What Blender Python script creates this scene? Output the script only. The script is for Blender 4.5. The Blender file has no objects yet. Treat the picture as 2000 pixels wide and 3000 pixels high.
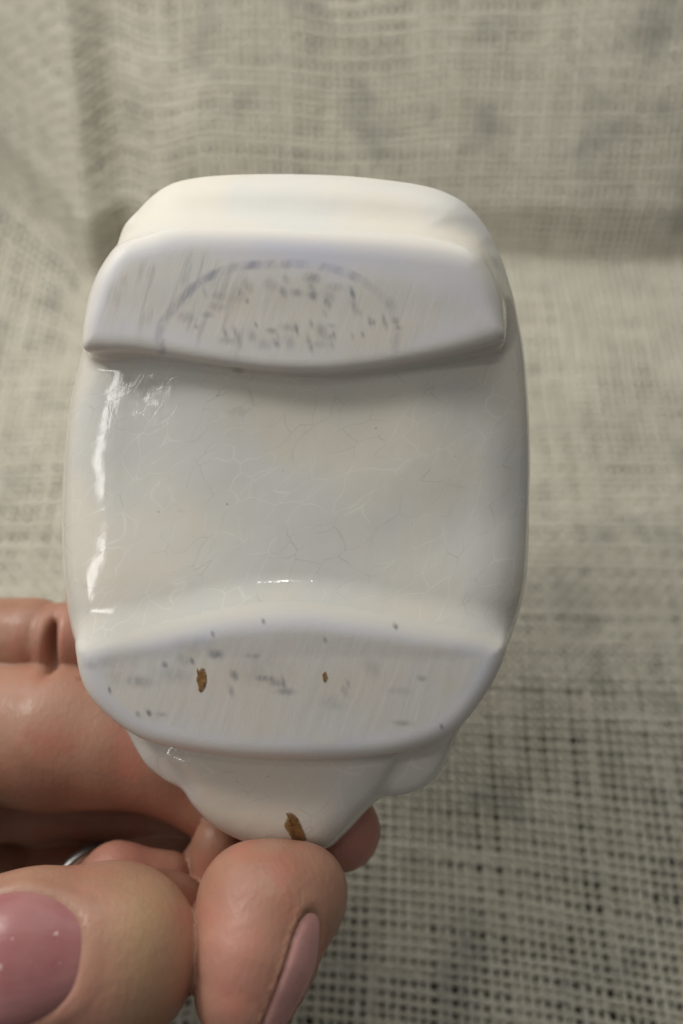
import bpy, math, random
import numpy as np
from mathutils import Vector, Matrix
from mathutils.bvhtree import BVHTree

# ------------------------------------------------------------------ camera, world, lamps
# numbers are centimetres; U turns them into Blender metres
U = 0.01
sc = bpy.context.scene
COL = sc.collection
PITCH = math.radians(62.0)
CAM_H = 18.5
LENS, SENSOR = 28.0, 36.0
TANV = SENSOR / 2 / LENS                  # tan of half the vertical field
PX = TANV / 1500.0                        # cm per photo pixel at a depth of 1 cm
D0 = 9.5                                  # distance of the base of the figurine

cd = bpy.data.cameras.new('camera')
cam = bpy.data.objects.new('camera', cd); COL.objects.link(cam)
cd.sensor_fit = 'VERTICAL'; cd.sensor_height = SENSOR; cd.sensor_width = 24.0; cd.lens = LENS
cd.clip_start = 0.005; cd.clip_end = 20.0
cam.location = (0, 0, CAM_H * U)
cam.rotation_euler = (math.radians(90) - PITCH, 0, 0)
cd.dof.use_dof = True; cd.dof.focus_distance = 9.6 * U; cd.dof.aperture_fstop = 12.0
sc.camera = cam

RIGHT = np.array([1.0, 0, 0]); UPV = np.array([0, math.sin(PITCH), math.cos(PITCH)])
BACK = np.array([0, -math.cos(PITCH), math.sin(PITCH)])
ROT = Matrix((RIGHT, UPV, BACK)).transposed().to_4x4()
CAMP = np.array([0, 0, CAM_H])

def view2world(x, y, z):                  # directions and points given along the view axes, in cm
    return RIGHT * x + UPV * y + BACK * z

world = bpy.data.worlds.new('World'); sc.world = world; world.use_nodes = True
bg = world.node_tree.nodes['Background']
bg.inputs['Color'].default_value = (1.0, 0.985, 0.96, 1); bg.inputs['Strength'].default_value = 0.155

BASE_C = CAMP + view2world(-0.5, 0.3, -D0)

def area(name, direction, dist, sx, sy, power, colour, target=None):
    l = bpy.data.lights.new(name, 'AREA'); l.shape = 'RECTANGLE'
    l.size = sx * U; l.size_y = sy * U; l.energy = power; l.color = colour
    o = bpy.data.objects.new(name, l); COL.objects.link(o)
    d = np.array(direction, float); d /= np.linalg.norm(d)
    tgt = BASE_C if target is None else target
    p = tgt + d * dist
    o.location = Vector(p * U)
    o.rotation_euler = Vector(d).to_track_quat('Z', 'Y').to_euler()
    return o

area('window_light', view2world(-0.68, 0.64, 0.36), 27, 5.0, 4.5, 0.26, (1.0, 0.98, 0.93))
area('overhead_light', view2world(-0.22, 0.94, 0.22), 29, 54, 26, 0.88, (1.0, 0.98, 0.93))
area('side_window_light', view2world(-0.76, 0.14, 0.62), 36, 3.0, 20, 0.135, (1.0, 0.995, 0.96))
area('ceiling_lamp', view2world(-0.09, 0.46, 0.88), 60, 1.0, 1.0, 0.09, (1.0, 0.97, 0.92))

vs = sc.view_settings
sc.display_settings.display_device = 'sRGB'
vs.view_transform = 'Standard'; vs.look = 'None'; vs.exposure = 0; vs.gamma = 1

# ------------------------------------------------------------------ helpers
def tag(o, label=None, cat=None, group=None, kind=None):
    if label: o['label'] = label
    if cat: o['category'] = cat
    if group: o['group'] = group
    if kind: o['kind'] = kind
    return o

def mesh_np(name, V, Fq, mat=None, parent=None, normals=None, attrs=None, smooth=True):
    """V in cm, in the parent's frame; Fq (n,3|4) index array or list"""
    me = bpy.data.meshes.new(name)
    V = np.asarray(V, np.float32) * U
    Fq = np.asarray(Fq, np.int32); n, k = Fq.shape
    me.vertices.add(len(V)); me.vertices.foreach_set('co', V.ravel())
    me.loops.add(n * k); me.loops.foreach_set('vertex_index', Fq.ravel())
    me.polygons.add(n)
    me.polygons.foreach_set('loop_start', np.arange(0, n * k, k, dtype=np.int32))
    me.polygons.foreach_set('use_smooth', np.full(n, smooth, dtype=bool))
    me.update(calc_edges=True); me.validate()
    if attrs:
        for an, av in attrs.items():
            av = np.asarray(av, np.float32)
            if av.ndim == 1:
                a = me.attributes.new(an, 'FLOAT', 'POINT'); a.data.foreach_set('value', av)
            else:
                a = me.attributes.new(an, 'FLOAT_VECTOR', 'POINT'); a.data.foreach_set('vector', av.ravel())
    if normals is not None:
        me.normals_split_custom_set_from_vertices([tuple(x) for x in normals])
    if mat: me.materials.append(mat)
    o = bpy.data.objects.new(name, me); COL.objects.link(o)
    if parent: o.parent = parent
    return o

def empty(name, local, view_frame=True):
    o = bpy.data.objects.new(name, None); COL.objects.link(o)
    o.empty_display_size = 0.01
    p = CAMP + view2world(*local)
    o.matrix_world = Matrix.Translation(Vector(p * U)) @ ROT
    return o

class NT:
    """small node builder"""
    def __init__(self, name):
        self.m = bpy.data.materials.new(name); self.m.use_nodes = True
        self.t = self.m.node_tree; self.n = self.t.nodes; self.l = self.t.links
        self.b = self.n['Principled BSDF']; self.out = self.n['Material Output']
    def put(self, sock, v):
        if hasattr(v, 'is_output'): self.l.new(v, sock)
        elif v is not None: sock.default_value = v
    def coord(self, kind='Object'):
        return self.n.new('ShaderNodeTexCoord').outputs[kind]
    def mapping(self, v, scale=(1, 1, 1), rot=(0, 0, 0), loc=(0, 0, 0)):
        m = self.n.new('ShaderNodeMapping'); self.l.new(v, m.inputs['Vector'])
        m.inputs['Scale'].default_value = scale; m.inputs['Rotation'].default_value = rot; m.inputs['Location'].default_value = loc
        return m.outputs['Vector']
    def noise(self, v, scale, detail=3, rough=0.55, dist=0.0, out='Fac'):
        m = self.n.new('ShaderNodeTexNoise'); self.l.new(v, m.inputs['Vector'])
        m.inputs['Scale'].default_value = scale; m.inputs['Detail'].default_value = detail
        m.inputs['Roughness'].default_value = rough; m.inputs['Distortion'].default_value = dist
        return m.outputs[out]
    def voronoi_edge(self, v, scale, rnd=1.0):
        m = self.n.new('ShaderNodeTexVoronoi'); m.feature = 'DISTANCE_TO_EDGE'
        self.l.new(v, m.inputs['Vector']); m.inputs['Scale'].default_value = scale; m.inputs['Randomness'].default_value = rnd
        return m.outputs['Distance']
    def ramp(self, f, a, b, lo=0.0, hi=1.0):
        m = self.n.new('ShaderNodeMapRange'); m.interpolation_type = 'SMOOTHSTEP'
        self.put(m.inputs['Value'], f)
        m.inputs['From Min'].default_value = a; m.inputs['From Max'].default_value = b
        m.inputs['To Min'].default_value = lo; m.inputs['To Max'].default_value = hi
        return m.outputs['Result']
    def math(self, op, a, b=None):
        m = self.n.new('ShaderNodeMath'); m.operation = op
        self.put(m.inputs[0], a)
        if b is not None: self.put(m.inputs[1], b)
        return m.outputs[0]
    def vmath(self, op, a, b):
        m = self.n.new('ShaderNodeVectorMath'); m.operation = op
        self.put(m.inputs[0], a); self.put(m.inputs[1], b)
        return m.outputs[0]
    def mix(self, f, a, b):
        m = self.n.new('ShaderNodeMix'); m.data_type = 'RGBA'
        self.put(m.inputs[0], f)
        for s, v in ((m.inputs[6], a), (m.inputs[7], b)):
            self.put(s, v if hasattr(v, 'is_output') else (*v, 1))
        return m.outputs[2]
    def attr(self, name):
        m = self.n.new('ShaderNodeAttribute'); m.attribute_name = name
        return m
    def bump(self, h, strength, dist, normal=None):
        m = self.n.new('ShaderNodeBump'); self.l.new(h, m.inputs['Height'])
        m.inputs['Strength'].default_value = strength; m.inputs['Distance'].default_value = dist
        if normal is not None: self.l.new(normal, m.inputs['Normal'])
        return m.outputs['Normal']
    def set(self, **kw):
        for k, v in kw.items():
            self.put(self.b.inputs[k.replace('_', ' ')], v)

# ---- shape fields
K = PX
def px_poly(pts, d, n=10):
    """closed smooth outline through photo points, in cm at depth d"""
    P = np.array([((x - 1000) * K * d, (1500 - y) * K * d) for x, y in pts])
    N = len(P); out = []
    for i in range(N):
        p0, p1, p2, p3 = P[i - 1], P[i], P[(i + 1) % N], P[(i + 2) % N]
        for t in np.linspace(0, 1, n, endpoint=False):
            out.append(0.5 * (2 * p1 + (p2 - p0) * t + (2 * p0 - 5 * p1 + 4 * p2 - p3) * t * t + (3 * p1 - p0 - 3 * p2 + p3) * t ** 3))
    return np.array(out)

class Poly2D:
    """signed distance to an outline, kept in a table"""
    def __init__(self, poly, pad=2.2, h=0.035):
        lo = poly.min(0) - pad; hi = poly.max(0) + pad
        nx, ny = (np.ceil((hi - lo) / h).astype(int) + 1)
        X, Y = np.meshgrid(lo[0] + np.arange(nx) * h, lo[1] + np.arange(ny) * h, indexing='ij')
        d2 = np.full(X.shape, 1e9); ins = np.zeros(X.shape, bool)
        A = poly; B = np.roll(poly, -1, 0)
        for (ax, ay), (bx, by) in zip(A, B):
            ex, ey = bx - ax, by - ay; L = ex * ex + ey * ey
            if L < 1e-12: continue
            t = np.clip(((X - ax) * ex + (Y - ay) * ey) / L, 0, 1)
            d2 = np.minimum(d2, (X - ax - t * ex) ** 2 + (Y - ay - t * ey) ** 2)
            if ay != by:
                c = ((ay > Y) != (by > Y)) & (X < (bx - ax) * (Y - ay) / (by - ay) + ax)
                ins ^= c
        self.T = np.where(ins, -1, 1) * np.sqrt(d2); self.lo = lo; self.h = h; self.c = poly.mean(0)
    def __call__(self, x, y):
        fx = np.clip((x - self.lo[0]) / self.h, 0, self.T.shape[0] - 1.001)
        fy = np.clip((y - self.lo[1]) / self.h, 0, self.T.shape[1] - 1.001)
        i = fx.astype(int); j = fy.astype(int); u = fx - i; v = fy - j; T = self.T
        return (T[i, j] * (1 - u) + T[i + 1, j] * u) * (1 - v) + (T[i, j + 1] * (1 - u) + T[i + 1, j + 1] * u) * v

def smin(a, b, k):
    h = np.maximum(k - np.abs(a - b), 0) / k
    return np.minimum(a, b) - h * h * k * 0.25
def smax(a, b, k): return -smin(-a, -b, k)
def sstep(a, b, x):
    t = np.clip((x - a) / (b - a), 0, 1); return t * t * (3 - 2 * t)

def surface_nets(F, org, h):
    S = F < 0
    nx, ny, nz = F.shape
    cnt = np.zeros((nx - 1, ny - 1, nz - 1), np.int8)
    for a in (0, 1):
        for b in (0, 1):
            for c in (0, 1):
                cnt += S[a:nx - 1 + a, b:ny - 1 + b, c:nz - 1 + c]
    act = (cnt > 0) & (cnt < 8)
    idx = np.argwhere(act)
    ids = np.full(act.shape, -1, np.int64); ids[act] = np.arange(len(idx))
    corners = [(a, b, c) for a in (0, 1) for b in (0, 1) for c in (0, 1)]
    val = {c: F[idx[:, 0] + c[0], idx[:, 1] + c[1], idx[:, 2] + c[2]] for c in corners}
    acc = np.zeros((len(idx), 3)); n = np.zeros(len(idx))
    for c in corners:
        for ax in range(3):
            if c[ax] == 0:
                e = list(c); e[ax] = 1; e = tuple(e)
                va, vb = val[c], val[e]
                x = (va < 0) != (vb < 0)
                t = np.where(x, va / np.where(x, va - vb, 1), 0)
                p = np.tile(np.array(c, float), (len(idx), 1)); p[:, ax] += t
                acc += p * x[:, None]; n += x
    V = org + h * (idx + acc / n[:, None])
    quads = []
    for ax in range(3):
        o1, o2 = (ax + 1) % 3, (ax + 2) % 3
        sl0 = [slice(None)] * 3; sl1 = [slice(None)] * 3
        sl0[ax] = slice(0, -1); sl1[ax] = slice(1, None)
        s0, s1 = S[tuple(sl0)], S[tuple(sl1)]
        E = np.argwhere(s0 != s1)
        ok = (E[:, o1] >= 1) & (E[:, o2] >= 1) & (E[:, o1] < F.shape[o1] - 1) & (E[:, o2] < F.shape[o2] - 1)
        E = E[ok]
        flip = ~s0[E[:, 0], E[:, 1], E[:, 2]]
        q = []
        for (da, db) in ((-1, -1), (0, -1), (0, 0), (-1, 0)):
            C = E.copy(); C[:, o1] += da; C[:, o2] += db
            q.append(ids[C[:, 0], C[:, 1], C[:, 2]])
        q = np.stack(q, 1); q[flip] = q[flip][:, ::-1]
        quads.append(q)
    return V, np.concatenate(quads)

def solid(sdf, lo, hi, h, steps=3, relax=0.8):
    lo = np.array(lo, float); hi = np.array(hi, float)
    n = np.ceil((hi - lo) / h).astype(int) + 1
    xs, ys, zs = (lo[i] + np.arange(n[i]) * h for i in range(3))
    F = np.empty(tuple(n), np.float32)
    for a in range(0, n[2], 16):
        X, Y, Z = np.meshgrid(xs, ys, zs[a:a + 16], indexing='ij')
        F[:, :, a:a + 16] = sdf(X, Y, Z)
    V, Q = surface_nets(F, lo, h)
    def grad(V, e=0.012):
        g = []
        for i in range(3):
            d = np.zeros(3); d[i] = e
            g.append((sdf(*(V + d).T) - sdf(*(V - d).T)) / (2 * e))
        return np.stack(g, 1)
    for s in range(steps):
        f = sdf(*V.T); g = grad(V); gg = np.maximum((g * g).sum(1), 0.05)
        V = V - np.clip(relax * f / gg, -h, h)[:, None] * g
    g = grad(V); N = g / np.maximum(np.linalg.norm(g, axis=1), 1e-6)[:, None]
    return V, Q, N

# ------------------------------------------------------------------ materials
def mat_glaze():
    t = NT('crazed_white_glaze'); co = t.coord()
    big = t.noise(co, 55, 2)
    c = t.mix(t.ramp(big, 0.38, 0.62), (0.75, 0.705, 0.61), (0.70, 0.69, 0.65))
    # crazing: stretched, bent cells, only the thin joints between them show
    wob = t.noise(co, 60, 3, out='Color')
    v = t.vmath('ADD', co, t.vmath('MULTIPLY', t.vmath('SUBTRACT', wob, (0.5, 0.5, 0.5)), (0.010, 0.010, 0.010)))
    v = t.mapping(t.mapping(v, rot=(0, 0, math.radians(48))), scale=(1.35, 0.62, 1.0))
    e1 = t.voronoi_edge(v, 300)
    line = t.ramp(e1, 0.002, 0.030, 1.0, 0.0)
    patch = t.ramp(t.noise(co, 95, 2), 0.20, 0.46, 0.50, 1.0)
    line = t.math('MULTIPLY', t.math('MULTIPLY', line, patch), t.math('SUBTRACT', 1.0, t.attr('satin').outputs['Fac']))
    c = t.mix(t.math('MULTIPLY', line, 0.52), c, t.mix(t.ramp(t.noise(co, 150, 1), 0.36, 0.54), (0.56, 0.53, 0.47), (0.84, 0.82, 0.76)))
    speck = t.ramp(t.noise(co, 900, 1), 0.80, 0.84)
    c = t.mix(t.math('MULTIPLY', speck, 0.5), c, (0.25, 0.25, 0.27))
    h = t.math('ADD', t.math('MULTIPLY', line, 0.012), t.math('ADD', t.noise(co, 140, 2), t.math('MULTIPLY', t.noise(t.mapping(co, scale=(1, 0.3, 1)), 1400, 2), 0.10)))
    t.set(Base_Color=c, Roughness=t.math('ADD', t.ramp(t.noise(co, 700, 2), 0.3, 0.7, 0.06, 0.12), t.math('MULTIPLY', t.attr('satin').outputs['Fac'], 0.38)), Normal=t.bump(h, 0.30, 0.0006),
          Subsurface_Weight=0.12, Subsurface_Scale=0.002, Coat_Weight=t.math('MULTIPLY', t.math('SUBTRACT', 1.0, t.attr('satin').outputs['Fac']), 0.2), Coat_Roughness=0.03)
    t.b.inputs['Subsurface Radius'].default_value = (1.0, 0.85, 0.7)
    return t.m

def mat_foot():
    t = NT('worn_foot_glaze'); co = t.coord()
    worn = t.attr('worn').outputs['Fac']
    n1 = t.noise(co, 130, 4)
    w = t.math('ADD', worn, t.math('MULTIPLY', t.math('SUBTRACT', n1, 0.5), 1.6))
    w = t.ramp(w, 0.1, 0.9)
    c = t.mix(t.ramp(t.noise(co, 80, 3), 0.35, 0.65), (0.67, 0.645, 0.61), (0.635, 0.64, 0.63))
    edge = t.attr('edge').outputs['Fac']
    blue = t.math('MULTIPLY', edge, t.ramp(t.noise(co, 60, 2), 0.36, 0.60, 0.55, 1.0))
    rim = t.mix(blue, (0.74, 0.705, 0.64), (0.635, 0.64, 0.72))
    c = t.mix(w, rim, c)
    tan = t.math('ADD', t.math('MULTIPLY', t.ramp(t.noise(t.mapping(co, loc=(0.3, 0.1, 0)), 75, 3), 0.46, 0.66), 0.6),
                 t.math('MULTIPLY', t.attr('stain').outputs['Fac'], t.ramp(t.noise(co, 160, 3), 0.3, 0.6, 0.3, 1.0)))
    c = t.mix(t.math('MULTIPLY', t.math('MULTIPLY', tan, w), 0.55), c, (0.66, 0.585, 0.48))
    # slanting drag marks
    sv = t.mapping(t.mapping(co, rot=(0, 0, math.radians(17))), scale=(1.0, 0.13, 1.0))
    st = t.noise(sv, 900, 3, 0.6)
    dm = t.attr('drag').outputs['Fac']
    c = t.mix(t.math('MULTIPLY', t.math('MULTIPLY', t.ramp(st, 0.50, 0.66), w), t.math('MULTIPLY', dm, 0.36)), c, (0.35, 0.345, 0.33))
    c = t.mix(t.math('MULTIPLY', t.math('MULTIPLY', t.ramp(st, 0.48, 0.34), w), 0.08), c, (0.70, 0.70, 0.70))
    h = t.math('ADD', t.math('MULTIPLY', st, w), t.math('MULTIPLY', t.noise(co, 1500, 2), 0.25))
    t.set(Base_Color=c, Roughness=t.math('ADD', t.math('MULTIPLY', w, 0.12), t.math('ADD', t.math('MULTIPLY', edge, 0.42), 0.20)), Normal=t.bump(h, 0.12, 0.0004),
          Subsurface_Weight=0.12, Subsurface_Scale=0.002)
    t.b.inputs['Specular IOR Level'].default_value = 0.3
    return t.m

def mat_ink():
    t = NT('faded_ink'); co = t.coord()
    a = t.attr('ink').outputs['Fac']
    n = t.noise(t.mapping(t.mapping(co, rot=(0, 0, math.radians(17))), scale=(1.0, 0.4, 1.0)), 1100, 3, 0.65)
    a = t.math('MULTIPLY', a, t.ramp(n, 0.30, 0.62, 0.35, 1.0))
    t.put(t.b.inputs['Base Color'], t.attr('tint').outputs['Color'])
    t.set(Roughness=0.7, Alpha=a)
    return t.m

def mat_chip():
    t = NT('bare_brown_clay'); co = t.coord()
    c = t.mix(t.ramp(t.noise(co, 900, 3), 0.35, 0.65), (0.17, 0.075, 0.018), (0.27, 0.135, 0.04))
    c = t.mix(t.math('MULTIPLY', t.attr('rim').outputs['Fac'], t.ramp(t.noise(co, 1500, 2), 0.35, 0.6, 0.2, 0.9)), c, (0.52, 0.44, 0.33))
    t.set(Base_Color=c, Roughness=0.75, Normal=t.bump(t.noise(co, 2500, 3), 0.5, 0.0003))
    return t.m

def mat_skin():
    t = NT('skin'); co = t.coord()
    n1 = t.noise(co, 70, 4); n2 = t.noise(co, 170, 3)
    c = t.mix(t.ramp(n1, 0.35, 0.65), (0.35, 0.178, 0.118), (0.425, 0.232, 0.158))
    c = t.mix(t.math('MULTIPLY', t.ramp(n2, 0.46, 0.72), 0.6), c, (0.45, 0.165, 0.115))
    c = t.mix(t.attr('yellow').outputs['Fac'], c, (0.52, 0.39, 0.20))
    c = t.mix(t.attr('pink').outputs['Fac'], c, (0.56, 0.25, 0.20))
    sp = t.ramp(t.noise(co, 420, 1), 0.76, 0.82)
    c = t.mix(t.math('MULTIPLY', sp, 0.5), c, (0.30, 0.11, 0.06))
    wv = t.n.new('ShaderNodeTexWave'); t.l.new(t.mapping(co, rot=(0.3, 0.2, math.radians(18))), wv.inputs['Vector'])
    wv.inputs['Scale'].default_value = 850; wv.inputs['Distortion'].default_value = 5; wv.inputs['Detail'].default_value = 2
    wv.inputs['Detail Scale'].default_value = 0.4
    h = t.math('ADD', t.math('MULTIPLY', wv.outputs['Fac'], t.math('MULTIPLY', t.attr('pink').outputs['Fac'], 0.25)), t.noise(co, 900, 4))
    cell = t.n.new('ShaderNodeTexVoronoi'); t.l.new(t.mapping(co, scale=(1, 0.6, 1)), cell.inputs['Vector']); cell.inputs['Scale'].default_value = 1500
    h = t.math('ADD', h, t.math('MULTIPLY', cell.outputs['Distance'], 0.7))
    crs = t.ramp(t.voronoi_edge(t.mapping(t.vmath('ADD', co, t.vmath('MULTIPLY', t.noise(co, 200, 2, out='Color'), (0.004, 0.004, 0.004))), scale=(1.6, 0.55, 1)), 330), 0.0, 0.10)
    h = t.math('ADD', h, t.math('MULTIPLY', crs, 0.16))
    nb = t.bump(h, 0.13, 0.0004)
    nb = t.bump(t.noise(t.mapping(co, scale=(1, 0.5, 1)), 190, 4, 0.6), 0.05, 0.001, nb)
    t.set(Base_Color=c, Roughness=t.ramp(t.noise(co, 300, 3), 0.3, 0.7, 0.36, 0.52), Normal=nb, Subsurface_Weight=0.22, Subsurface_Scale=0.003)
    t.b.inputs['Subsurface Radius'].default_value = (1.0, 0.35, 0.18)
    t.b.inputs['Specular IOR Level'].default_value = 0.4
    return t.m

def mat_nail(name, a, b):
    t = NT(name); co = t.coord()
    c = t.mix(t.ramp(t.noise(co, 120, 3), 0.35, 0.65), a, b)
    rid = t.noise(t.mapping(co, scale=(0.12, 1, 1)), 500, 2)
    scr = t.ramp(t.noise(t.mapping(co, scale=(1, 0.22, 1), rot=(0, 0, -0.4)), 1300, 1), 0.74, 0.78)
    c = t.mix(t.math('MULTIPLY', scr, 0.5), c, (0.8, 0.66, 0.60))
    t.set(Base_Color=c, Roughness=t.ramp(t.noise(co, 400, 3), 0.3, 0.7, 0.24, 0.40), Normal=t.bump(rid, 0.3, 0.0003), Subsurface_Weight=0.15, Subsurface_Scale=0.002)
    t.b.inputs['Specular IOR Level'].default_value = 0.35
    return t.m

def mat_thread(name, a, b, c3):
    t = NT(name); co = t.coord()
    sh = t.attr('shade').outputs['Fac']
    n = t.noise(co, 60, 4)
    c = t.mix(sh, a, b)
    c = t.mix(t.ramp(n, 0.52, 0.75), c, c3)
    fib = t.noise(t.mapping(co, scale=(1, 1, 1)), 2600, 3, 0.7)
    c = t.mix(t.ramp(fib, 0.55, 0.8), c, tuple(x * 0.6 for x in a))
    t.set(Base_Color=c, Roughness=0.9, Normal=t.bump(fib, 0.6, 0.0004))
    t.b.inputs['Specular IOR Level'].default_value = 0.1
    return t.m

def mat_plain(name, col, rough, metal=0.0, nscale=200):
    t = NT(name); co = t.coord()
    n = t.noise(co, nscale, 3)
    t.set(Base_Color=t.mix(n, tuple(x * 0.7 for x in col), tuple(min(1, x * 1.25) for x in col)), Roughness=rough, Metallic=metal,
          Normal=t.bump(n, 0.1, 0.0003))
    return t.m

# ------------------------------------------------------------------ setting: table, cloth
rng = np.random.default_rng(7)
PITCHT = 0.205                              # thread spacing
Y_R = CAM_H / math.tan(math.radians(44.9))  # where the cloth turns up
SLOPE = math.radians(68)                    # steep at its foot, easing off above
SLOPE2 = math.radians(46)

tb = mesh_np('table_top', [(-90, -70, -0.32), (90, -70, -0.32), (90, 80, -0.32), (-90, 80, -0.32),
                           (-90, -70, -2.4), (90, -70, -2.4), (90, 80, -2.4), (-90, 80, -2.4)],
             [(0, 1, 2, 3), (7, 6, 5, 4), (0, 4, 5, 1), (1, 5, 6, 2), (2, 6, 7, 3), (3, 7, 4, 0)],
             mat_plain('dark_table', (0.085, 0.07, 0.05), 0.8, nscale=40), smooth=False)
tag(tb, kind='structure')

class Noise1:
    def __init__(self, n, seed): self.v = np.random.default_rng(seed).normal(0, 1, n)
    def __call__(self, x):
        x = np.asarray(x) % (len(self.v) - 1); i = x.astype(int); t = x - i; t = t * t * (3 - 2 * t)
        return self.v[i] * (1 - t) + self.v[(i + 1) % len(self.v)] * t
class Noise2:
    def __init__(self, seed): self.v = np.random.default_rng(seed).normal(0, 1, (64, 64))
    def __call__(self, x, y):
        x = np.asarray(x) % 63; y = np.asarray(y) % 63
        i = x.astype(int); j = y.astype(int); u = x - i; w = y - j
        u = u * u * (3 - 2 * u); w = w * w * (3 - 2 * w); v = self.v
        i2 = (i + 1) % 64; j2 = (j + 1) % 64
        return (v[i, j] * (1 - u) + v[i2, j] * u) * (1 - w) + (v[i, j2] * (1 - u) + v[i2, j2] * u) * w
N_a, N_b, N_c, N_d = Noise2(1), Noise2(2), Noise2(3), Noise2(4)
XC = -7.6                                   # the upright fold at the left

def cloth(u, v):
    """u across, v from near to far along the cloth (cm) -> point, normal"""
    def pos(u, v):
        fold = np.maximum(0, XC - u)
        back = fold * 1.2 - 0.55 * np.exp(-((u - XC + 0.1) / 0.55) ** 2) + 0.8 * np.exp(-((u - XC - 1.1) / 0.75) ** 2)
        yr = Y_R + back * 0.9 + 0.02 * u + 0.16 * N_a(u * 0.22 + 9, u * 0 + 3)
        x = u + 0.05 * N_b(u * 0.3 + 5, v * 0.3 + 40) + 0.012 * (v - 4) * np.where(u > 0, u * 0.2, 0)
        w = v - Y_R
        r = 0.30
        # flat, then a rounded bend, then the slope
        arc = r * SLOPE
        flat = np.minimum(w, 0)
        a = np.clip(w / arc, 0, 1) * SLOPE
        up = np.maximum(w - arc, 0)
        u1 = np.minimum(up, 1.4); u2 = np.maximum(up - 1.4, 0)
        y = Y_R + (yr - Y_R) * sstep(-4.5, 0, w) + flat + r * np.sin(a) + u1 * math.cos(SLOPE) + u2 * math.cos(SLOPE2)
        z = r * (1 - np.cos(a)) + u1 * math.sin(SLOPE) + u2 * math.sin(SLOPE2)
        z = z + 0.07 * N_c(u * 0.28 + 20, v * 0.28 + 20) + 0.05 * N_d(u * 0.7 + 20, v * 0.5 + 20)
        # slack folds running up the slope
        z = z + sstep(0, 4, w) * (0.14 * N_a(u * 0.33 + 30, v * 0.10 + 5) + 0.05 * N_b(u * 0.8 + 30, v * 0.35))
        z = z + sstep(6, -2, v) * 0.22 * np.sin(u * 0.55 + 0.5 * v + 0.4)
        return np.stack([x, y, z], -1)
    P = pos(u, v); e = 0.05
    Tu = pos(u + e, v) - P; Tv = pos(u, v + e) - P
    n = np.cross(Tu, Tv); n /= np.linalg.norm(n, axis=-1, keepdims=True)
    return P, n, Tu / np.linalg.norm(Tu, axis=-1, keepdims=True), Tv / np.linalg.norm(Tv, axis=-1, keepdims=True)

U0, U1, V0, V1 = -15.5, 13.5, -5.0, Y_R + 15.0
nu = int((U1 - U0) / PITCHT); nv = int((V1 - V0) / PITCHT)
uj = rng.normal(0, 0.013, nu); vj = rng.normal(0, 0.013, nv)
ushade = np.clip(rng.normal(0.5, 0.17, nu), 0, 1); vshade = np.clip(rng.normal(0.5, 0.17, nv), 0, 1)
uw = np.clip(rng.normal(1, 0.08, nu), 0.7, 1.4); vw = np.clip(rng.normal(1, 0.08, nv), 0.7, 1.4)

def shear(u, v):                            # the weave has been pulled out of square near the viewer
    k = sstep(7, 0, v)
    return u + 0.05 * k * (v - 4) * 0.6, v - 0.13 * k * np.maximum(u - 0.5, -1) + 0.10 * np.sin(u * 0.5) * k

def threads(along, SIDES=6, PER=2):
    n_th, n_cr = (nu, nv) if along == 'v' else (nv, nu)
    m = n_cr * PER
    s = np.arange(m) / PER                  # position in crossings
    Vs = []; Sh = []
    ang = np.arange(SIDES) * 2 * math.pi / SIDES
    for i in range(n_th):
        n1 = Noise1(256, 1000 + i + (0 if along == 'v' else 5000))
        lat = 0.016 * n1(s * 0.09 + 3) + 0.007 * n1(s * 0.45 + 60)
        slub = 1 + 0.08 * n1(s * 0.17 + 90) + 0.11 * n1(s * 0.6 + 140)
        if along == 'v':
            u = np.full(m, U0 + i * PITCHT + uj[i]) + lat; v = V0 + s * PITCHT; sh0 = ushade[i]; wd = uw[i]
        else:
            v = np.full(m, V0 + i * PITCHT + vj[i]) + lat; u = U0 + s * PITCHT; sh0 = vshade[i]; wd = vw[i]
        dens = 0.64 + 0.22 * sstep(2, 10, v) + 0.07 * N_c(u * 0.5 + 11, v * 0.5 + 33) + 0.05 * N_d(u * 1.3 + 7, v * 1.3 + 9)
        over = 0.046 * np.cos(math.pi * (s + i)) * (1 if along == 'v' else -1)
        u2, v2 = shear(u, v)
        P, n, Tu, Tv = cloth(u2, v2)
        side = Tu if along == 'v' else Tv
        hw = 0.5 * PITCHT * np.clip(dens, 0.4, 0.93) * wd * np.clip(slub, 0.6, 1.7)
        ht = np.full(m, 0.042) * np.clip(slub, 0.7, 1.4)
        C = P + n * over[:, None]
        ring = C[:, None, :] + side[:, None, :] * (hw[:, None] * np.cos(ang))[:, :, None] + n[:, None, :] * (ht[:, None] * np.sin(ang))[:, :, None]
        Vs.append(ring.reshape(-1, 3)); Sh.append(np.repeat(np.clip(sh0 + 0.25 * n1(s * 0.2 + 200), 0, 1), SIDES))
    V = np.concatenate(Vs)
    a = np.arange(m - 1)[:, None] * SIDES; b = np.arange(SIDES)[None, :]; b2 = (b + 1) % SIDES
    q = np.stack([a + b, a + b2, a + SIDES + b2, a + SIDES + b], -1).reshape(-1, 4)
    if along == 'u': q = q[:, ::-1]
    Q = (q[None] + (np.arange(n_th) * m * SIDES)[:, None, None]).reshape(-1, 4)
    return V, Q, np.concatenate(Sh)

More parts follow.
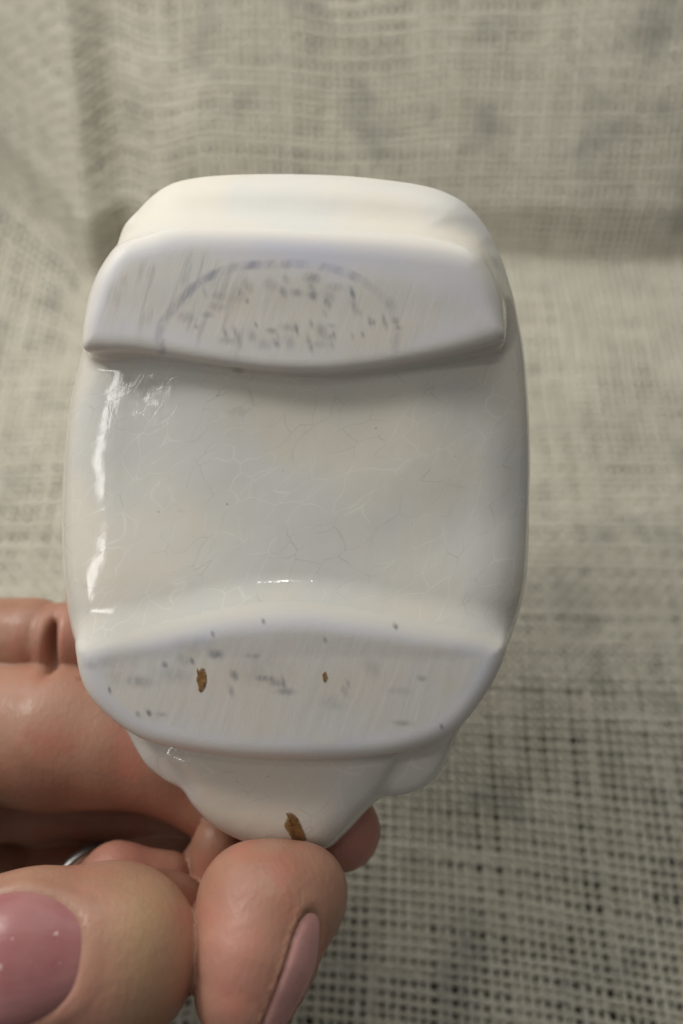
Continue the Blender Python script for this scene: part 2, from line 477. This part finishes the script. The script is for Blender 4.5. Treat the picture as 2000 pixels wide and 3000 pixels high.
burlap = bpy.data.objects.new('burlap_cloth', None); COL.objects.link(burlap)
tag(burlap, 'beige open-weave burlap cloth spread flat and rising in a slope behind the figurine', 'cloth')
m_warp = mat_thread('burlap_warp', (0.635, 0.605, 0.495), (0.73, 0.70, 0.595), (0.46, 0.45, 0.40))
m_weft = mat_thread('burlap_weft', (0.61, 0.58, 0.475), (0.71, 0.68, 0.58), (0.50, 0.48, 0.40))
V, Q, S = threads('v')
tag(mesh_np('warp_threads', V, Q, m_warp, burlap, attrs={'shade': S}), kind='stuff')
V, Q, S = threads('u')
tag(mesh_np('weft_threads', V, Q, m_weft, burlap, attrs={'shade': S}), kind='stuff')

# ------------------------------------------------------------------ the figurine
OX, OY = (870 - 1000) * K * D0, (1500 - 1430) * K * D0
ORG = np.array([OX, OY, -D0])               # origin of the figurine in view axes
fig = empty('porcelain_figurine', ORG)
tag(fig, 'white crazed porcelain figurine held with its stamped underside towards the viewer', 'figurine')

P_OUT = Poly2D(px_poly([(450, 725), (355, 805), (290, 905), (243, 1030), (206, 1190), (191, 1380), (194, 1560), (212, 1710), (240, 1840), (290, 1950), (330, 2080),
                        (500, 2150), (850, 2175), (1200, 2150), (1370, 2080), (1405, 1975), (1482, 1850), (1530, 1690), (1547, 1500), (1553, 1300),
                        (1543, 1090), (1520, 930), (1488, 830), (1445, 750), (1340, 690), (880, 650)], 10.72))
P_BLK = Poly2D(px_poly([(410, 880), (362, 716), (420, 622), (500, 558), (600, 532), (750, 523), (950, 525), (1100, 536), (1250, 559), (1340, 596), (1388, 645), (1410, 710),
                        (1415, 830), (1400, 1100), (1380, 1500), (900, 1700), (520, 1500), (430, 1100)], 10.9))
P_UP = Poly2D(px_poly([(338, 702), (274, 775), (236, 870), (224, 965), (236, 1018), (310, 1022), (420, 1030), (600, 1060), (760, 1082), (880, 1090), (1000, 1086), (1150, 1068), (1300, 1040),
                       (1420, 1010), (1484, 985), (1488, 930), (1470, 850), (1436, 775), (1395, 728), (1300, 703), (1100, 680), (900, 668), (700, 660), (520, 660), (430, 676)], D0))
P_LOW = Poly2D(px_poly([(208, 1905), (224, 2010), (278, 2088), (385, 2168), (500, 2205), (700, 2232), (950, 2237), (1150, 2222), (1300, 2178), (1380, 2115), (1462, 1995), (1492, 1900),
                        (1440, 1868), (1300, 1840), (1150, 1812), (1000, 1785), (850, 1770), (700, 1782), (550, 1815), (400, 1850), (270, 1878)], D0))
P_KNOB = Poly2D(px_poly([(500, 2150), (540, 2290), (585, 2360), (650, 2415), (750, 2458), (860, 2472), (960, 2468), (1015, 2425), (1075, 2360), (1140, 2285), (1180, 2150), (850, 2050)], 10.55))
P_SHO = Poly2D(px_poly([(385, 2080), (425, 2195), (478, 2252), (540, 2286), (640, 2300), (850, 2305), (1080, 2312), (1195, 2302), (1264, 2264), (1308, 2192), (1335, 2080), (1200, 2000), (500, 2000)], 10.65))

def taper(x, y, z, c, k, z0):
    s = 1 + k * np.minimum(z - z0, 0)
    return c[0] + (x - c[0]) / s, c[1] + (y - c[1]) / s, s

def ext(d2, z, za, zb, k):                  # outline d2, between depths za and zb, softly rounded edges
    return smax(smax(d2, z - zb, k), za - z, 0.6)

def fig_sdf(x, y, z):                       # in view axes shifted so that z = 0 is the foot plane
    xx, yy, s = taper(x, y, z, P_OUT.c, 0.045, -1.2)
    d = P_OUT(xx, yy) * s
    # the floor of the arch between the feet sags a little towards its middle
    floor = -0.40 - 0.12 * sstep(-0.9, 1.9, y) + 0.27 * sstep(0.95, -1.45, y + 0.055 * (x + 0.55) ** 2) * sstep(-2.5, -1.6, y)
    body = ext(d, z, -6.0, floor, 0.95)
    xx, yy, s = taper(x, y, z, P_BLK.c, 0.05, -1.6)
    blk = ext(P_BLK(xx, yy) * s, z, -5.8, -0.35, 1.3)
    f = smin(body, blk, 0.45)
    sho = ext(P_SHO(x, y), z, -3.6, -0.62, 0.35)
    f = smin(f, sho, 0.12)
    kn = ext(P_KNOB(x, y), z, -2.6, -0.42, 0.62)
    f = smin(f, kn, 0.07)
    up = ext(P_UP(x, y), z, -1.5, -0.012 * (x + 0.5) ** 2 + 0.02, 0.13 + 0.22 * sstep(1.6, 2.8, y))
    f = smin(f, up, 0.18 + 0.30 * sstep(1.9, 2.8, y))
    low = ext(P_LOW(x, y), z, -1.5, 0.03 - 0.010 * (x + 0.5) ** 2, 0.26 + 0.22 * sstep(-1.8, -1.1, y))
    kl = 0.08 + 0.30 * sstep(-2.1, -1.2, y)
    f = smin(f, low, kl)
    return f

V, Q, N = solid(fig_sdf, (-4.1, -4.7, -6.6), (3.2, 4.95, 0.25), 0.052)
x, y, z = V.T
up_d, low_d = P_UP(x, y), P_LOW(x, y)
worn = np.maximum(sstep(0.05, 0.55, -up_d + 0.25 * sstep(2.3, 1.6, y)) * sstep(3.3, 2.4, y + 0.18 * x), sstep(0.05, 0.5, -low_d))
edge = sstep(0.02, 0.30, np.maximum(-up_d, -low_d))
stain = np.exp(-((x + 0.57) / 1.15) ** 2 - ((y - 2.40) / 0.50) ** 2) + 0.7 * np.exp(-((x + 0.5) / 1.7) ** 2 - ((y + 1.95) / 0.5) ** 2)
satin = sstep(3.0, 3.5, y)
drag = np.maximum(sstep(-0.3, -1.7, x) * (up_d < 0.1) * 1.0, 0.18 * (low_d < 0.1))
is_up = (up_d < 0.02) & (z > -0.30); is_low = (low_d < 0.04) & (z > -0.34)
is_kn = (y < -2.95) & (z > -2.7) & ~is_low
part = np.zeros(len(V), int); part[is_kn] = 3; part[is_up] = 1; part[is_low] = 2
fp = np.zeros(len(Q), int)
pq = part[Q]
for k in (1, 2, 3): fp[(pq == k).sum(1) >= 3] = k
m_glaze, m_foot, m_ink, m_chip = mat_glaze(), mat_foot(), mat_ink(), mat_chip()
SH = np.array([OX, OY, 0])
FIGV = V.copy()
objs = {}
for k, (nm, mt, lb) in enumerate([('body', m_glaze, None), ('foot_pad', m_foot, 'upper worn foot pad with a faded oval stamp'),
                                  ('foot_pad', m_foot, 'lower worn foot pad with two brown chips'), ('knob', m_glaze, None)]):
    q = Q[fp == k]; used = np.unique(q); re = np.full(len(V), -1); re[used] = np.arange(len(used))
    o = mesh_np(nm, V[used] - SH, re[q], mt, fig, normals=N[used], attrs={'worn': worn[used], 'drag': drag[used], 'satin': satin[used], 'edge': edge[used], 'stain': stain[used]})
    if lb: o['label'] = lb
    objs[k] = o
bvh_fig = BVHTree.FromPolygons([tuple(p) for p in V], [tuple(q) for q in Q])

def hit_px(bvh, px, py, z0=-D0):
    """point on a surface seen at a photo position (axes with z=0 at depth D0)"""
    d = Vector(((px - 1000) * K, (1500 - py) * K, -1))
    return bvh.ray_cast(Vector((0, 0, D0)), d.normalized())

def decal(name, parent, x0, x1, y0, y1, step, inkfn, mat, lift=0.0025, label=None):
    xs = np.arange(x0, x1 + 1, step); ys = np.arange(y0, y1 + 1, step)
    GX, GY = np.meshgrid(xs, ys, indexing='ij')
    ink, tint = inkfn(GX, GY)
    need = ink > 0.015
    idx = np.full(GX.shape, -1); P = []; A = []; T = []
    nd = need.copy()
    nd[1:] |= need[:-1]; nd[:-1] |= need[1:]; nd[:, 1:] |= nd[:, :-1]; nd[:, :-1] |= nd[:, 1:]
    for i, j in np.argwhere(nd):
        loc, nor, _, _ = hit_px(bvh_fig, GX[i, j], GY[i, j])
        if loc is None: continue
        idx[i, j] = len(P); P.append(np.array(loc + nor * lift) - SH); A.append(ink[i, j] if need[i, j] else 0); T.append(tint[i, j])
    q = np.stack([idx[:-1, :-1], idx[:-1, 1:], idx[1:, 1:], idx[1:, :-1]], -1).reshape(-1, 4)
    q = q[(q >= 0).all(1)]
    o = mesh_np(name, np.array(P), q, mat, parent, attrs={'ink': A, 'tint': np.array(T)})
    if label: o['label'] = label
    return o

def blobs(lst, sx, sy, ox, oy, slant=-0.22, grow=1.25, gain=1.0):
    def f(GX, GY):
        ink = np.zeros(GX.shape); tint = np.tile(np.array([0.19, 0.21, 0.26]), GX.shape + (1,))
        for b in lst:
            bx, by, w, h, s = b[:5]
            cx, cy = ox + bx * sx, oy + by * sy
            ry = (GY - cy) / (h * sy * grow * 0.85)
            rx = ((GX - cx) - slant * (GY - cy) * -1) / (w * sx * grow)
            ink = np.maximum(ink, gain * s * np.exp(-(rx * rx + ry * ry) ** 1.2 * 0.7))
        return ink, tint
    return f

STAMP = [(335, 270, 8, 25, .5), (415, 290, 25, 20, .35), (400, 350, 30, 20, .35), (580, 230, 20, 30, .45), (540, 275, 20, 25, .45), (575, 315, 10, 15, .5),
         (520, 300, 30, 20, .3), (710, 225, 25, 30, .4), (785, 265, 14, 24, .75), (800, 195, 12, 20, .45), (860, 270, 25, 18, .5), (950, 185, 30, 25, .6),
         (945, 240, 14, 40, .5), (955, 285, 20, 22, .75), (1035, 325, 14, 28, .75), (1040, 290, 25, 30, .35), (1080, 240, 40, 20, .35), (1020, 385, 8, 20, .5),
         (1180, 275, 9, 28, .9), (1190, 350, 12, 40, .4), (1215, 380, 15, 20, .4), (1280, 435, 8, 22, .6), (1300, 438, 8, 18, .55), (1365, 440, 8, 35, .7),
         (1425, 430, 14, 22, .6), (1440, 470, 14, 16, .45), (1395, 340, 25, 35, .3), (230, 410, 40, 25, .35), (345, 395, 25, 15, .4), (285, 465, 12, 15, .4),
         (450, 500, 8, 25, .5), (505, 490, 8, 25, .5), (465, 545, 35, 18, .35), (525, 530, 12, 40, .35), (605, 520, 20, 30, .35), (628, 455, 6, 14, .6),
         (715, 488, 20, 14, .5), (745, 560, 14, 22, .6), (665, 565, 35, 25, .3), (755, 530, 6, 25, .45), (820, 470, 35, 20, .35), (860, 480, 8, 28, .75),
         (815, 550, 25, 35, .3), (935, 565, 10, 35, .75), (945, 450, 8, 20, .4), (1005, 490, 20, 35, .5), (1040, 520, 25, 20, .4), (1075, 515, 6, 22, .6),
         (1060, 460, 15, 12, .4), (1000, 565, 45, 20, .25), (1065, 570, 8, 20, .4), (1180, 520, 6, 18, .4), (1240, 510, 7, 16, .5), (525, 715, 22, 15, .5)]
ARC = [(88, 600, .50), (70, 520, .35), (82, 455, .40), (130, 385, .50), (185, 315, .35), (262, 245, .55), (330, 195, .45), (395, 160, .55), (480, 130, .42), (570, 112, .42), (680, 108, .62),
       (775, 105, .38), (860, 104, .36), (960, 112, .16), (1080, 135, .34), (1180, 170, .38), (1245, 205, .30), (1330, 270, .10), (1410, 380, .16), (1435, 470, .20), (1420, 540, .34), (1425, 590, .20)]

def stamp_ink(GX, GY):
    ink, tint = blobs(STAMP, 800 / 1568, 400 / 784, 430, 720)(GX, GY)
    s = 800 / 1568
    for (ax, ay, a), (bx, by, b) in zip(ARC, ARC[1:]):
        x0, y0, x1, y1 = 430 + ax * s, 720 + ay * s, 430 + bx * s, 720 + by * s
        ex, ey = x1 - x0, y1 - y0; t = np.clip(((GX - x0) * ex + (GY - y0) * ey) / (ex * ex + ey * ey), 0, 1)
        dd = np.hypot(GX - x0 - t * ex, GY - y0 - t * ey)
        v = 1.3 * (a + (b - a) * t) * np.exp(-(dd / 13.5) ** 4)
        up = v > ink
        ink = np.where(up, v * (0.62 + 0.38 * np.sin(GX * 0.09 + GY * 0.05) * np.sin(GX * 0.031 + 1)), ink)
        tint[up] = np.array([0.20, 0.22, 0.36])
    return np.clip(ink * 0.54, 0, 1), tint
decal('backstamp', objs[1], 440, 1200, 740, 1100, 4, stamp_ink, m_ink, label='faded blue oval maker stamp with lettering worn past reading')

SPECK = [(190, 262, 50, 18, .16), (280, 320, 30, 14, .28), (420, 255, 12, 16, .32), (522, 234, 14, 12, .5), (680, 310, 22, 9, .55), (712, 322, 16, 12, .45), (742, 352, 22, 9, .38),
         (580, 300, 9, 13, .45), (930, 352, 7, 14, .4), (940, 330, 4, 10, .5), (1172, 310, 9, 8, .38), (1112, 452, 22, 7, .30), (1090, 145, 5, 8, .8), (310, 420, 5, 8, .7),
         (275, 424, 5, 8, .45), (186, 348, 3, 9, .75), (1235, 463, 4, 7, .55), (512, 170, 4, 8, .5), (672, 130, 4, 7, .5), (360, 268, 7, 8, .5), (446, 255, 5, 9, .6), (868, 190, 4, 9, .45),
         (640, 240, 20, 8, .28), (570, 350, 6, 16, .3), (735, 325, 5, 22, .42), (130, 270, 20, 10, .16), (1015, 280, 16, 24, .16), (1100, 350, 30, 10, .12), (390, 300, 40, 22, .16), (660, 280, 60, 40, .12),
         (890, 390, 25, 18, .16), (350, 425, 12, 6, .25), (450, 200, 40, 20, .12), (210, 300, 30, 30, .10)]
decal('grey_specks', objs[2], 240, 1400, 1790, 2180, 4, lambda a, b: blobs(SPECK, 1450 / 1568, 800 / 865, 150, 1700, grow=1.25, gain=0.85)(a, b), m_ink)

def chip(parent, outline, dip=0.03, step=4):
    """bare patch: a shallow broken-edged hollow standing a hair proud of the glaze at its rim"""
    pts = np.array(outline, float); c = pts.mean(0)
    V2 = []; F = []; RM = []
    n = len(pts); rings = [1.0, 0.9, 0.6, 0.3, 0.0]
    for r in rings:
        for k, p in enumerate(pts):
            q = c + (p - c) * r
            loc, nor, _, _ = hit_px(bvh_fig, *q)
            while loc is None:
                q = q + (c - q) * 0.08 + np.array([0, -1.5]); loc, nor, _, _ = hit_px(bvh_fig, *q)
            lift = 0.003 if r == 1.0 else 0.008 - 0.004 * (1 - r)
            V2.append(np.array(loc + nor * lift) - SH); RM.append(1.0 if r == 1.0 else 0.25 if r == 0.9 else 0.0)
    for a in range(len(rings) - 1):
        for k in range(n):
            k2 = (k + 1) % n
            F.append((a * n + k, (a + 1) * n + k, (a + 1) * n + k2, a * n + k2))
    return mesh_np('chip', V2, F, m_chip, parent, attrs={'rim': RM})

z3 = lambda L: [(150 + a * .9247, 1700 + b * .9247) for a, b in L]
chip(objs[2], z3([(462, 275), (468, 288), (476, 276), (486, 280), (492, 300), (493, 320), (489, 338), (482, 350), (474, 356), (467, 350), (466, 335), (462, 322), (460, 312), (464, 300), (461, 288)]))
chip(objs[2], z3([(864, 290), (869, 288), (872, 300), (875, 308), (871, 318), (866, 324), (861, 318), (860, 308), (858, 300)]))
z5 = lambda L: [(500 + a * .4464, 2200 + b * .4464) for a, b in L]
chip(objs[3], z5([(755, 408), (785, 402), (815, 418), (838, 448), (858, 492), (878, 540), (892, 580), (870, 600), (830, 602), (800, 592), (788, 565), (768, 530), (748, 505), (745, 478), (758, 450), (770, 428)]))

# ------------------------------------------------------------------ the hand
def C(px, py, d):                           # view axes with z = 0 at depth D0
    return np.array([(px - 1000) * K * d, (1500 - py) * K * d, D0 - d])

DIGITS = {
    'palm':   [(-640, 2330, 14.8, 1.45), (-150, 2330, 15.5, 1.1), (150, 2400, 15.7, 0.95), (640, 2500, 15.3, 0.85)],
    'index':  [(-560, 2150, 13.2, 1.20), (-150, 2130, 12.5, 1.13), (170, 2150, 12.2, 1.10), (500, 2205, 12.0, 0.86), (800, 2420, 12.0, 0.70), (1000, 2432, 11.1, 0.54)],
    'web_light_block':    [(-560, 2250, 13.8, 1.2), (150, 2275, 13.7, 1.05), (560, 2330, 13.3, 0.78)],  # bridge added from index to palm, keeps overhead light out of the hollow
    'heel_light_block':   [(-640, 2330, 14.6, 1.3), (-480, 2460, 11.4, 1.25), (-340, 2490, 10.8, 1.05)],  # lobe added out of view at the left to block side light
    'thumb':  [(-560, 1950, 13.8, 0.85), (-250, 1880, 13.0, 0.68), (95, 1862, 12.5, 0.60)],
    'thumb2': [(185, 1872, 12.4, 0.575), (310, 1880, 12.6, 0.52)],
    'middle': [(150, 2420, 15.0, 0.85), (650, 2640, 12.0, 0.66), (780, 2660, 10.5, 0.62), (782, 2682, 9.3, 0.705), (752, 2790, 9.05, 0.66), (722, 2900, 8.9, 0.57)],
    'midtop': [(732, 2626, 9.5, 0.58), (885, 2612, 9.6, 0.545)],
    'behind': [(600, 2560, 11.9, 0.45), (640, 2465, 11.1, 0.30), (645, 2600, 11.0, 0.40)],
    'ringf':  [(50, 2500, 15.0, 0.80), (360, 2740, 11.4, 0.74), (352, 2795, 9.9, 0.86), (326, 2800, 8.95, 0.93), (90, 2810, 8.75, 0.90), (-190, 2815, 8.7, 0.76)],
    'ringk':  [(300, 2745, 9.3, 0.72), (470, 2705, 10.3, 0.60), (560, 2720, 11.2, 0.55)],
    'lump':   [(255, 2610, 12.2, 0.48), (340, 2572, 11.0, 0.44), (490, 2572, 11.2, 0.36)],
    'little': [(-150, 2650, 14.8, 0.85), (260, 3100, 11.6, 0.66), (265, 3210, 10.0, 0.72), (120, 3220, 9.3, 0.72), (-200, 3220, 9.2, 0.60)],
}
CHAIN = {k: [(C(a, b, c), r) for a, b, c, r in v] for k, v in DIGITS.items()}

def rcone(P, a, b, ra, rb):
    ab = b - a; L2 = ab @ ab
    px_, py_, pz_ = P[0] - a[0], P[1] - a[1], P[2] - a[2]
    t = np.clip((px_ * ab[0] + py_ * ab[1] + pz_ * ab[2]) / L2, 0, 1)
    return np.sqrt((px_ - t * ab[0]) ** 2 + (py_ - t * ab[1]) ** 2 + (pz_ - t * ab[2]) ** 2) - (ra + (rb - ra) * t)

def unit(v): v = np.array(v, float); return v / np.linalg.norm(v)
class NailFrame:
    def __init__(self, A, t, n, L, amax):
        self.A = np.array(A); self.t = unit(t); n = np.array(n, float); n -= self.t * (n @ self.t); self.n = unit(n)
        self.s = np.cross(self.t, self.n); self.L = L; self.amax = amax
    def r(self, x, y, z):
        w = (x - self.A[0], y - self.A[1], z - self.A[2])
        dot = lambda v: w[0] * v[0] + w[1] * v[1] + w[2] * v[2]
        s = dot(self.t) / self.L; a = np.arctan2(dot(self.s), dot(self.n))
        return (np.abs(s) ** 2.5 + np.abs(a / self.amax) ** 2.5) ** 0.4, dot(self.n)
# ring finger nail faces the viewer, its tip to the left
rA = CHAIN['ringf'][4][0]
NAIL_R = NailFrame(rA + np.array([-0.14, 0.0, 0]), CHAIN['ringf'][5][0] - rA, unit(np.array([0, 0, D0]) - rA) * np.array([0, 1, 1]), 0.90, 0.78)
mA, mB = CHAIN['middle'][4][0], CHAIN['middle'][5][0]
mt = unit(mB - mA); mside = unit(np.cross(mt, (0, 0, 1)))
if mside[0] < 0: mside = -mside
cM = unit(np.array([0, 0, D0]) - mA); mside = unit(np.cross(mt, cM)); mside = mside * np.sign(mside[0])
NAIL_M = NailFrame(mA + mt * 0.20, mt, mside * math.sin(0.86) + cM * math.cos(0.86), 0.80, 0.40)

CREASE = C(152, 1895, 11.95)
GROUPS = [((('palm', 0), ('web_light_block', 0.3), ('index', 0.10), ('heel_light_block', 0.5)), 0), ((('thumb', 0), ('thumb2', 0.05)), 0.05), ((('middle', 0), ('midtop', 0.30), ('behind', 0.06)), 0.02),
          ((('ringf', 0), ('ringk', 0.28), ('lump', 0.10)), 0.075), ((('little', 0),), 0.03)]
def hand_sdf(x, y, z, nails=True):
    P = (x, y, z); f = None
    for group, kg in GROUPS:
        g = None
        for name, k in group:
            ch = CHAIN[name]; d = None
            for (a, ra), (b, rb) in zip(ch, ch[1:]):
                c = rcone(P, a, b, ra, rb)
                d = c if d is None else smin(d, c, 0.18)
            g = d if g is None else smin(g, d, k)
        f = g if f is None else smin(f, g, kg)
    cr = np.sqrt(((x - CREASE[0]) / 0.09) ** 2 + ((y - CREASE[1]) / 0.42) ** 2 + ((z - CREASE[2]) / 0.30) ** 2) - 1
    f = smax(f, -cr * 0.07, 0.14)
    if nails:
        for nf, dep in ((NAIL_R, 0.045), (NAIL_M, 0.040)):
            r, up = nf.r(x, y, z)
            f = f + dep * sstep(1.04, 0.90, r) * (up > 0.2) - 0.012 * np.exp(-((r - 1.12) / 0.10) ** 2) * (up > 0.2)
    return f

V, Q, N = solid(hand_sdf, (-11.3, -9.3, -7.9), (1.2, -0.9, 1.9), 0.062)
d_ring = np.full(len(V), 9.0)
def near(c, rad): return np.exp(-(((V - c) / rad) ** 2).sum(1))
yellow = 0.48 * near(C(430, 2700, 8.3), np.array([0.42, 0.55, 0.8])) + 0.35 * near(C(440, 2900, 8.3), np.array([0.4, 0.4, 0.8]))
pink = 0.55 * near(C(640, 2800, 8.4), np.array([0.5, 0.8, 0.8])) + 0.65 * near(C(360, 2520, 10.6), np.array([0.5, 0.5, 0.7])) + 0.7 * near(C(1070, 2450, 10.7), 0.6) \
       + 0.4 * near(C(240, 2900, 8.1), 0.5) + 0.35 * near(C(230, 1850, 12), 0.6)
hand = empty('hand', C(100, 2350, 13.0) - np.array([0, 0, D0]))
HO = C(100, 2350, 13.0)
tag(hand, 'hand reaching in from the lower left, its fingers holding up the porcelain figurine', 'hand')
m_skin = mat_skin()
mesh_np('skin', V - HO, Q, m_skin, hand, normals=N, attrs={'yellow': np.clip(yellow, 0, 1), 'pink': np.clip(pink, 0, 1)})

def nail(nf, mat, label, base=0.0):
    NR, NA = 16, 56
    P = []
    for i in range(NR + 1):
        r = i / NR
        for k in range(NA):
            th = 2 * math.pi * k / NA
            cs, sn = math.cos(th), math.sin(th)
            q = (abs(cs) ** 2.5 + abs(sn) ** 2.5) ** -0.4
            s = r * q * cs * nf.L; a = r * q * sn * nf.amax
            dirn = nf.n * math.cos(a) + nf.s * math.sin(a)
            o = nf.A + nf.t * s
            ts = np.linspace(0.25, 1.3, 90)
            pts = o + ts[:, None] * dirn
            f = hand_sdf(*pts.T, nails=False)
            j = np.argmax(f > 0)
            t0, t1, f0, f1 = ts[j - 1], ts[j], f[j - 1], f[j]
            tt = t0 + (t1 - t0) * (-f0) / (f1 - f0 + 1e-9)
            P.append(o + dirn * (tt + 0.018 - 0.058 * r ** 8))
    F = []
    for i in range(NR):
        for k in range(NA):
            k2 = (k + 1) % NA
            F.append((i * NA + k, (i + 1) * NA + k, (i + 1) * NA + k2, i * NA + k2))
    o = mesh_np('nail', np.array(P) - HO, F, mat, hand)
    o['label'] = label
nail(NAIL_R, mat_nail('mauve_nail', (0.35, 0.135, 0.135), (0.42, 0.195, 0.185)), 'large mauve pink nail facing the viewer')
nail(NAIL_M, mat_nail('pale_nail', (0.50, 0.24, 0.215), (0.58, 0.31, 0.28)), 'pale pink nail seen from its side')

# ------------------------------------------------------------------ finger ring
rc = C(258, 2592, 11.7)
ringo = empty('finger_ring', rc - np.array([0, 0, D0]))
tag(ringo, 'thin silver ring half hidden in the dark hollow between the fingers', 'ring')
ax = unit((0.72, -0.25, 0.65)); e1 = unit(np.cross(ax, (0, 0, 1))); e2 = np.cross(ax, e1)
Vr = []; Fr = []; NM, NS = 72, 10
for i in range(NM):
    a = 2 * math.pi * i / NM; rad = e1 * math.cos(a) + e2 * math.sin(a)
    for j in range(NS):
        b = 2 * math.pi * j / NS
        Vr.append(rad * (0.62 + 0.035 * math.cos(b)) + ax * 0.075 * math.sin(b))
        Fr.append((i * NS + j, ((i + 1) % NM) * NS + j, ((i + 1) % NM) * NS + (j + 1) % NS, i * NS + (j + 1) % NS))
mesh_np('band', Vr, Fr, mat_plain('silver', (0.17, 0.165, 0.16), 0.38, 1.0), ringo)
